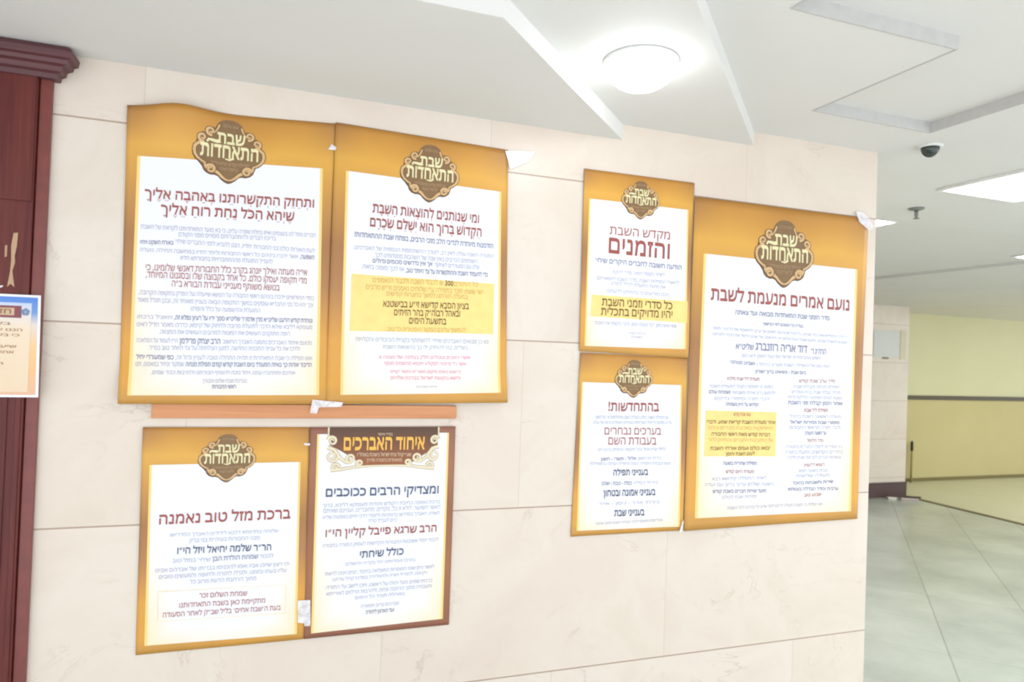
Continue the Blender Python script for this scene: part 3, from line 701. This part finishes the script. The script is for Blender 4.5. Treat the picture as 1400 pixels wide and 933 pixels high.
def bilin(q, u, v):
    (tl, tr, br, bl) = q
    return tuple(((bl[i]*(1-u)+br[i]*u)*(1-v)+(tl[i]*(1-u)+tr[i]*u)*v)/1000 for i in (0, 1))
def grid(bm, q, nx, nz, place, mi=0):
    uvl = bm.loops.layers.uv.verify()
    vv = [[bm.verts.new(place(*bilin(q, i/nx, j/nz))) for i in range(nx+1)] for j in range(nz+1)]
    for j in range(nz):
        for i in range(nx):
            f = bm.faces.new((vv[j][i], vv[j][i+1], vv[j+1][i+1], vv[j+1][i])); f.material_index = mi; f.smooth = True
            for l, (a, b) in zip(f.loops, ((i, j), (i+1, j), (i+1, j+1), (i, j+1))): l[uvl].uv = (a/nx, b/nz)
def ribbon(bm, pts, wid, place, mi=0):
    n = len(pts); L = []; R = []
    for i, (x, z) in enumerate(pts):
        a = pts[max(0, i-1)]; b = pts[min(n-1, i+1)]; dx, dz = b[0]-a[0], b[1]-a[1]; l = math.hypot(dx, dz) or 1
        wv = wid*(1-.55*i/(n-1))
        L.append(bm.verts.new(place(x-dz/l*wv/2, z+dx/l*wv/2))); R.append(bm.verts.new(place(x+dz/l*wv/2, z-dx/l*wv/2)))
    for i in range(n-1):
        f = bm.faces.new((L[i], R[i], R[i+1], L[i+1])); f.material_index = mi
def spiral(cx, cz, r, a0, turns, sgn, n=22):
    return [(cx+r*(1-.8*i/(n-1))*math.cos(a0+sgn*turns*2*math.pi*i/(n-1)), cz+r*(1-.8*i/(n-1))*math.sin(a0+sgn*turns*2*math.pi*i/(n-1))) for i in range(n)]
HALF = [(0, 1.0), (.12, .99), (.22, .95), (.31, .87), (.36, .76), (.41, .68), (.49, .70), (.58, .68), (.64, .58), (.66, .50), (.75, .50), (.83, .44), (.86, .34), (.84, .24), (.90, .19), (.96, .10), (1.0, -.04), (.985, -.18), (.92, -.30), (.83, -.38), (.75, -.42), (.72, -.52), (.68, -.63), (.60, -.71), (.48, -.76), (.37, -.75), (.29, -.78), (.20, -.88), (.10, -.96), (0, -1.0)]
OUTLINE = HALF + [(-x, z) for x, z in HALF[-2:0:-1]]
EMB = [flat('emblem_brown', (140, 110, 76), .45), flat('emblem_tan', (222, 184, 134), .45), flat('emblem_edge', (104, 76, 54), .45)]
EMB_TXT = [flat('emblem_cream', (240, 232, 184), .45), flat('emblem_small_print', (188, 158, 124), .45)]
def emblem(parent, cx, cz, hw, hh, place):
    bm = bmesh.new()
    def poly(s, lay, mi, dz=0, dx=0):
        b2 = bmesh.new()
        f = b2.faces.new([b2.verts.new((cx+hw*(x*s+dx), 0, cz+hh*(z*s+dz))) for x, z in OUTLINE]); f.material_index = mi
        bmesh.ops.triangulate(b2, faces=[f])
        bmesh.ops.subdivide_edges(b2, edges=list(b2.edges), cuts=3, use_grid_fill=True)
        for v in b2.verts: v.co = place(v.co.x, v.co.z, lay)
        me = bpy.data.meshes.new('t'); b2.to_mesh(me); b2.free(); bm.from_mesh(me); bpy.data.meshes.remove(me)
    poly(1.0, 2, 2, -.025, -.015); poly(.985, 2.6, 0)
    P = lambda lay: (lambda x, z: place(cx+hw*x, cz+hh*z, lay))
    def strip(pts, wd_, m0=0):
        ribbon(bm, pts, wd_*1.5, P(3.2), 2); ribbon(bm, pts, wd_, P(3.8), 1)
    for s in (1, -1):
        F = lambda q: [(s*x, z) for x, z in q]
        # side lobe, rolled up at its top, and the two small curls above it
        strip(F([(.60, .08), (.72, .17), (.84, .15), (.93, .07), (.955, -.05), (.93, -.18), (.86, -.29), (.76, -.37), (.66, -.42), (.66, -.52), (.60, -.60)]), .10)
        strip(F(spiral(.74, .33, .125, -1.9, 1.25, 1)), .085)
        strip(F(spiral(.53, .55, .125, -1.9, 1.25, 1)), .085)
        strip(F([(.30, .78), (.34, .66), (.40, .56), (.46, .50)]), .06)
        # lower curl and the foot
        strip(F(spiral(.50, -.60, .135, .5, 1.35, 1)), .095)
        strip(F([(.36, -.66), (.27, -.72), (.18, -.82), (.09, -.89), (0, -.91)]), .10)
    e = link('emblem', bm, EMB, parent)
    e['label'] = 'brown and tan scrolled badge with cream letters'
    bm = bmesh.new()
    L = lambda t, x0, x1, z, h, bold, mi, hv=0, sl=0: put_line(bm, t, x0, z-sl, x1, z+sl, h, P(4.4), bold, mi, hv)
    L('שבת', -.36, .42, .39, .30, .018, 0, .022)
    ribbon(bm, [(-.26, .30), (-.36, .27), (-.48, .29), (-.58, .30), (-.62, .22)], .12, P(4.4), 0)
    L('התאחדות', -.80, .82, -.02, .36, .018, 0, .022)
    ribbon(bm, [(.12, -.20), (.0, -.27), (-.12, -.24)], .07, P(4.4), 0)
    L('קהילת קודש מתאחדים', -.50, .54, -.40, .10, 0, 1)
    L('קדושת השבת', -.26, .26, -.56, .09, 0, 1)
    L('אנשי שלומנו', -.22, .22, .78, .09, 0, 1)
    link('lettering', bm, EMB_TXT, e)

INFO = {
 'P1': ('tall gold bordered poster without coloured boxes, nearest the dark wooden panelling at top', .000, None),
 'P2': ('gold bordered poster with pink lines and one big yellow box, above the brown banner poster', .0012, None),
 'P3': ('gold bordered poster below the batten, with a faint outlined box of red lines', .000, None),
 'P4': ('brown bordered poster with a dark ornate banner and gold letters at its top', .0012, None),
 'P5': ('small gold poster with a narrow yellow band near its foot, topmost of the stacked pair', .0012, None),
 'P6': ('small gold poster with navy blue subheadings, lower one of the stacked pair', .000, None),
 'P7': ('largest gold poster, two columns of text, beside the wall corner', .0024, None)}
YBOX = flat('yellow_box_print', (255, 226, 144), .45); FRM = flat('box_outline_print', (250, 236, 208), .45)
KBAN = [None]
def banner_mat():
    m, nt, b = newmat('banner_print', .45, .35); N, uv, u, v = uvnodes(nt)
    base = N.ramp(v, [(.1, ink((160, 98, 64))), (.55, ink((124, 82, 60))), (1, ink((88, 66, 52)))])
    nt.links.new(base, b.inputs['Base Color']); return m
BANNER = banner_mat(); CREAM = flat('scroll_cream', (238, 226, 196), .45); CREAM2 = flat('scroll_shade', (164, 136, 100), .45)

def build_poster(key, d):
    label, base, _ = INFO[key]
    q = d['corners']
    X0 = (q[2][0]+q[3][0])/2000; ZB = min(q[2][1], q[3][1])/1000
    root = thing('poster', label, 'poster', (X0, 0, ZB), 'posters on the marble wall')
    ph = (hash_ := sum(map(ord, key)))*.7
    def lift(x, z):
        l = .0016+.0012*math.sin(9*x+ph)*math.sin(7*z+ph*1.7)
        if key in ('P1', 'P2'):
            t = min(1, max(0, (1.52-z)/.11)); l += .0125*t*t*(3-2*t)
        if key == 'P1':
            l += .030*math.exp(-((x+.215)/.065)**2-((z-2.085)/.07)**2)
        if key == 'P6':
            t = max(0, (x-1.08)/.08); l += .004*t*t*max(0, min(1, (1.45-z)/.2))
        return l
    def place(x, z, lay=0):
        dz = 0
        if key == 'P1': dz = .007*math.exp(-((x+.205)/.07)**2-((z-2.09)/.07)**2)
        return (x-X0, -(.002+base+lift(x, z)+lay*.00035), z+dz-ZB)
    bm = bmesh.new(); grid(bm, q, 44, 48, place)
    # paper thickness: a rim and a back
    be = [e for e in bm.edges if e.is_boundary]
    ex = bmesh.ops.extrude_edge_only(bm, edges=be)
    for v in [g for g in ex['geom'] if isinstance(g, bmesh.types.BMVert)]: v.co.y += .0005
    link('paper', bm, BROWN if key == 'P4' else GOLD, root)
    bm = bmesh.new(); grid(bm, d['panel'], 40, 48, lambda x, z: place(x, z, 1))
    link('white_panel', bm, PANEL, root)
    for kind, pts in d['boxes']:
        bm = bmesh.new()
        if kind == 'y':
            grid(bm, pts, 12, 8, lambda x, z: place(x, z, 2)); link('highlight_box', bm, YBOX, root)
        elif kind == 'f':
            pp = [(a/1000, b/1000) for a, b in pts]
            for i in range(4):
                a, b = pp[i], pp[(i+1) % 4]
                ribbon(bm, [(a[0]+(b[0]-a[0])*t/8, a[1]+(b[1]-a[1])*t/8) for t in range(9)], .0028, lambda x, z: place(x, z, 2))
            link('outline_box', bm, FRM, root)
        elif kind == 'k':
            pp = [(a/1000, b/1000) for a, b in pts]
            uvl = bm.loops.layers.uv.verify()
            zs = [p[1] for p in pp]; xs = [p[0] for p in pp]
            f = bm.faces.new([bm.verts.new(place(x, z, 2)) for x, z in pp])
            for l, (x, z) in zip(f.loops, pp): l[uvl].uv = ((x-min(xs))/(max(xs)-min(xs)), (z-min(zs))/(max(zs)-min(zs)))
            bmesh.ops.triangulate(bm, faces=[f])
            ban = link('banner', bm, BANNER, root)
            bm = bmesh.new(); p3 = lambda x, z: place(x, z, 2.6)
            xl, xr, zt, zb = min(xs), max(xs), max(zs), min(zs); xm = (xl+xr)/2; W = (xr-xl)/2; Hh = zt-zb
            for s in (1, -1):
                U = lambda a, b: (xm+s*W*a, zb+Hh*b)
                for wv, mi, pl in ((.0085, 1, 2.6), (.0062, 0, 3.0)):
                    pf = (lambda pl: (lambda x, z: place(x, z, pl)))(pl)
                    ribbon(bm, [U(1.01, 1.0), U(1.01, .8), U(1.01, .68)], wv*.6, pf, mi)
                    for (a, b, r, a0, tn, sg) in ((.94, .66, .085, .2, 1.5, 1), (.93, .28, .11, 2.6, 1.5, 1), (.87, .00, .075, 3.0, 1.3, -1), (.60, .22, .085, -1.2, 1.4, 1), (.44, .10, .065, -1.6, 1.4, 1)):
                        ribbon(bm, [(xm+s*(W*a+px*W), zb+Hh*b+pz*W) for px, pz in spiral(0, 0, r, a0, tn, sg)], wv, pf, mi)
                    ribbon(bm, [U(1.02, .5), U(.90, .45), U(.78, .22), U(.68, .12), U(.60, .12), U(.53, .20)], wv*1.3, pf, mi)
                    ribbon(bm, [U(.95, -.06), U(.75, -.04), U(.55, .0), U(.3, .02), U(0, .03)], wv*1.2, pf, mi)
            sc = link('scrollwork', bm, [CREAM, CREAM2], ban); sc['label'] = 'cream scrolls at the lower banner corners'
    if d['emblem']:
        cx, cz, hw, hh = [v/1000 for v in d['emblem']]
        emblem(root, cx, cz, hw, hh, place)
    parts = {}
    for x0, z0, x1, z1, h, st, tx in d['lines']:
        parts.setdefault(PART.get(st, 'body_text'), []).append((x0, z0, x1, z1, h, st, tx))
    blocks = []
    for pn, ls in parts.items():
        cl = []
        for L in ls:        # lines that run on from one another form one paragraph
            for c in cl:
                if any(abs((L[1]+L[3])-(o[1]+o[3]))/2 < max(L[4], o[4])*(1.9 if pn != 'body_text' else 2.1) and L[0] < o[2]+12 and o[0] < L[2]+12 for o in c): c.append(L); break
            else: cl.append([L])
        blocks += [(pn, c) for c in cl]
    for pn, ls in blocks:
        bm = bmesh.new(); mats = []
        for x0, z0, x1, z1, h, st, tx in ls:
            nm, c, bold, heavy = STY[st]; m = inkmat(nm, c)
            if m not in mats: mats.append(m)
            put_line(bm, tx, x0/1000, z0/1000, x1/1000, z1/1000, h/1000, lambda x, z: place(x, z, 3.6), bold, mats.index(m), heavy)
        link(pn, bm, mats, ban if pn == 'banner_lettering' else root)
    return root
for k in POSTERS: build_poster(k, POSTERS[k])

# ------------------------------------------------------------------ clear tape
def tape_mat():
    m, nt, b = newmat('clear_tape_glare', .18, .6)
    b.inputs['Base Color'].default_value = (.86, .85, .88, 1); b.inputs['Alpha'].default_value = .62  # whitish colour also stands in for light glinting off the tape
    N = NT(nt); tc = N.n('ShaderNodeTexCoord').outputs['Object']
    nt.links.new(N.ramp(N.noise(tc, 60, 2), [(.35, (.45,)*3+(1,)), (.65, (.8,)*3+(1,))]), b.inputs['Alpha'])
    return m
TAPE = tape_mat()
TAPES = [
 ([(574, 2084), (659, 2093), (641, 2063), (590, 2037)], .0075, 'shiny clear tape at the top right corner of the pink lined poster'),
 ([(105, 1417), (177, 1411), (173, 1400), (121, 1399), (115, 1383), (100, 1385)], .0195, 'crumpled clear tape joining two posters just above the orange batten'),
 ([(90, 933), (119, 932), (122, 869), (108, 870), (107, 877), (92, 880)], .0075, 'whitish tape patch low on the seam beside the brown bordered poster'),
 ([(1778, 2044), (1806, 2044), (1831, 2030), (1857, 2001), (1836, 1987), (1794, 2012)], .0095, 'clear tape folded over the top right corner of the largest poster'),
 ([(118, 2027), (126, 2041), (138, 2035), (137, 2028)], .0075, 'tiny tape glint high on the seam of the two upper left posters'),
 ([(89, 1311), (104, 1311), (104, 1305), (91, 1306)], .0075, 'tiny tape scrap near the top of the seam beside the brown poster'),
 ([(1148, 1043), (1158, 1075), (1162, 1074), (1158, 1042)], .013, 'thin clear tape at the lower right corner of the navy headed poster')]
for pts, y, lab in TAPES:
    bm = bmesh.new()
    cx = sum(p[0] for p in pts)/len(pts)/1000; cz = sum(p[1] for p in pts)/len(pts)/1000
    vv = [bm.verts.new((px/1000-cx, -.0006*math.sin(i*2.1), pz/1000-cz)) for i, (px, pz) in enumerate(pts)]
    f = bm.faces.new(vv)
    ext = bmesh.ops.extrude_face_region(bm, geom=[f])
    for v in [g for g in ext['geom'] if isinstance(g, bmesh.types.BMVert)]: v.co.y += .0003
    bmesh.ops.triangulate(bm, faces=bm.faces); bmesh.ops.recalc_face_normals(bm, faces=bm.faces)
    tag(link('tape', bm, TAPE, None, (cx, -y, cz)), lab, 'tape')

# ------------------------------------------------------------------ notice on the wood, tape residue
ny = -.0262
no = thing('notice', 'white edged notice with blue sky border on the mahogany panelling', 'notice', (-.6, ny, 1.416))
def nq(name, pts, lay, mat, parent=no):
    b_ = bmesh.new()
    f = b_.faces.new([b_.verts.new((x+.6, -lay*.0004, z-1.416)) for x, z in pts])
    uvl = b_.loops.layers.uv.verify(); xs = [p[0] for p in pts]; zs = [p[1] for p in pts]
    for l, (x, z) in zip(f.loops, pts): l[uvl].uv = ((x-min(xs))/(max(xs)-min(xs)), (z-min(zs))/(max(zs)-min(zs)))
    if lay == 0:
        e_ = bmesh.ops.extrude_face_region(b_, geom=[f])
        for v in [g for g in e_['geom'] if isinstance(g, bmesh.types.BMVert)]: v.co.y += .001
    bmesh.ops.recalc_face_normals(b_, faces=b_.faces)
    return link(name, b_, mat, parent)
nq('sheet', [(-.745, 1.416), (-.4565, 1.4165), (-.4600, 1.633), (-.745, 1.631)], 0, flat('white_paper', (248, 248, 252), .45))
m, nt, b = newmat('sky_border_print', .45, .35); N, uv, u, v = uvnodes(nt)
nt.links.new(N.ramp(v, [(0, ink((236, 190, 160))), (.25, ink((246, 196, 140))), (.5, ink((246, 206, 150))), (.72, ink((236, 220, 214))), (.84, ink((120, 160, 226))), (1, ink((92, 140, 220)))]), b.inputs['Base Color'])
nq('picture_border', [(-.740, 1.421), (-.4620, 1.4215), (-.4650, 1.628), (-.740, 1.626)], 1, m)
m, nt, b = newmat('parchment_print', .5, .3); N, uv, u, v = uvnodes(nt)
nt.links.new(N.ramp(v, [(0, ink((240, 216, 186))), (.7, ink((244, 224, 196))), (.92, ink((232, 228, 232))), (1, ink((196, 212, 240)))]), b.inputs['Base Color'])
nq('parchment', [(-.735, 1.427), (-.4760, 1.4275), (-.4755, 1.6155), (-.735, 1.614)], 2, m)
ban = nq('title_banner', [(-.735, 1.583), (-.4930, 1.5835), (-.4935, 1.609), (-.735, 1.607)], 3, flat('maroon_print', (144, 84, 92), .45))
nq('title_plate', [(-.735, 1.588), (-.506, 1.5885), (-.506, 1.604), (-.735, 1.602)], 4, flat('beige_print', (212, 184, 150), .45), ban)
b_ = bmesh.new()
for i in range(5): ribbon(b_, [(px+.6-.486, pz+1.5965-1.416) for px, pz in spiral(0, 0, .0075, i*1.257, .6, 1, 10)], .0022, lambda x, z: (x, -.0018, z))
link('ornament', b_, flat('steel_blue_print', (120, 146, 186), .45), no)
b_ = bmesh.new(); pn_ = lambda x, z: (x+.6, -.0016, z-1.416)
for x1, z, tx in ((-.511, 1.571, 'בעזרת השם יתברך'), (-.489, 1.558, 'הננו שמחים להודיע לציבור'), (-.494, 1.547, 'כי בשבת הקרובה תתקיים'), (-.499, 1.523, 'שיעור מיוחד לבני הקהילה'), (-.503, 1.511, 'אחר תפילת מנחה'), (-.520, 1.487, 'הציבור מוזמן'), (-.527, 1.465, 'בברכה')):
    put_line(b_, tx, x1-.2 if len(tx) > 14 else x1-.12, z-.0005, x1, z, .0052, pn_, .01)
link('lettering', b_, flat('ochre_brown_print', (178, 140, 104), .5), no)
b_ = bmesh.new(); put_line(b_, 'חדשות הקהילה', -.66, 1.5955, -.510, 1.5965, .009, pn_, .01)
for vv_ in b_.verts: vv_.co.y -= .0005
link('title_lettering', b_, flat('rust_print', (150, 100, 86), .5), ban)
def residue(name, pts, lab, c):
    b_ = bmesh.new(); cx, cz = pts[0]
    f = b_.faces.new([b_.verts.new((x-cx, 0, z-cz)) for x, z in pts])
    e_ = bmesh.ops.extrude_face_region(b_, geom=[f])
    for v in [g for g in e_['geom'] if isinstance(g, bmesh.types.BMVert)]: v.co.y += .0004
    bmesh.ops.triangulate(b_, faces=b_.faces); bmesh.ops.recalc_face_normals(b_, faces=b_.faces)
    tag(link(name, b_, flat('dried_tape_'+name, c, .4), None, (cx, -.0208, cz)), lab, 'tape')
residue('tape_residue', [(-.516, 1.762), (-.508, 1.764), (-.509, 1.735), (-.512, 1.715), (-.511, 1.700), (-.515, 1.682), (-.510, 1.648), (-.517, 1.655), (-.523, 1.648), (-.519, 1.680), (-.518, 1.705), (-.519, 1.735)], 'longer yellowish streak of old tape on the mahogany above the notice', (196, 160, 128))
residue('tape_fleck', [(-.530, 1.735), (-.526, 1.736), (-.526, 1.712), (-.530, 1.710)], 'short yellowish tape fleck left of the long streak on mahogany', (190, 152, 120))
residue('tape_scrap', [(-.548, 1.645), (-.531, 1.651), (-.530, 1.648), (-.546, 1.640)], 'white tape scrap just above the notice at the left edge', (240, 236, 232))
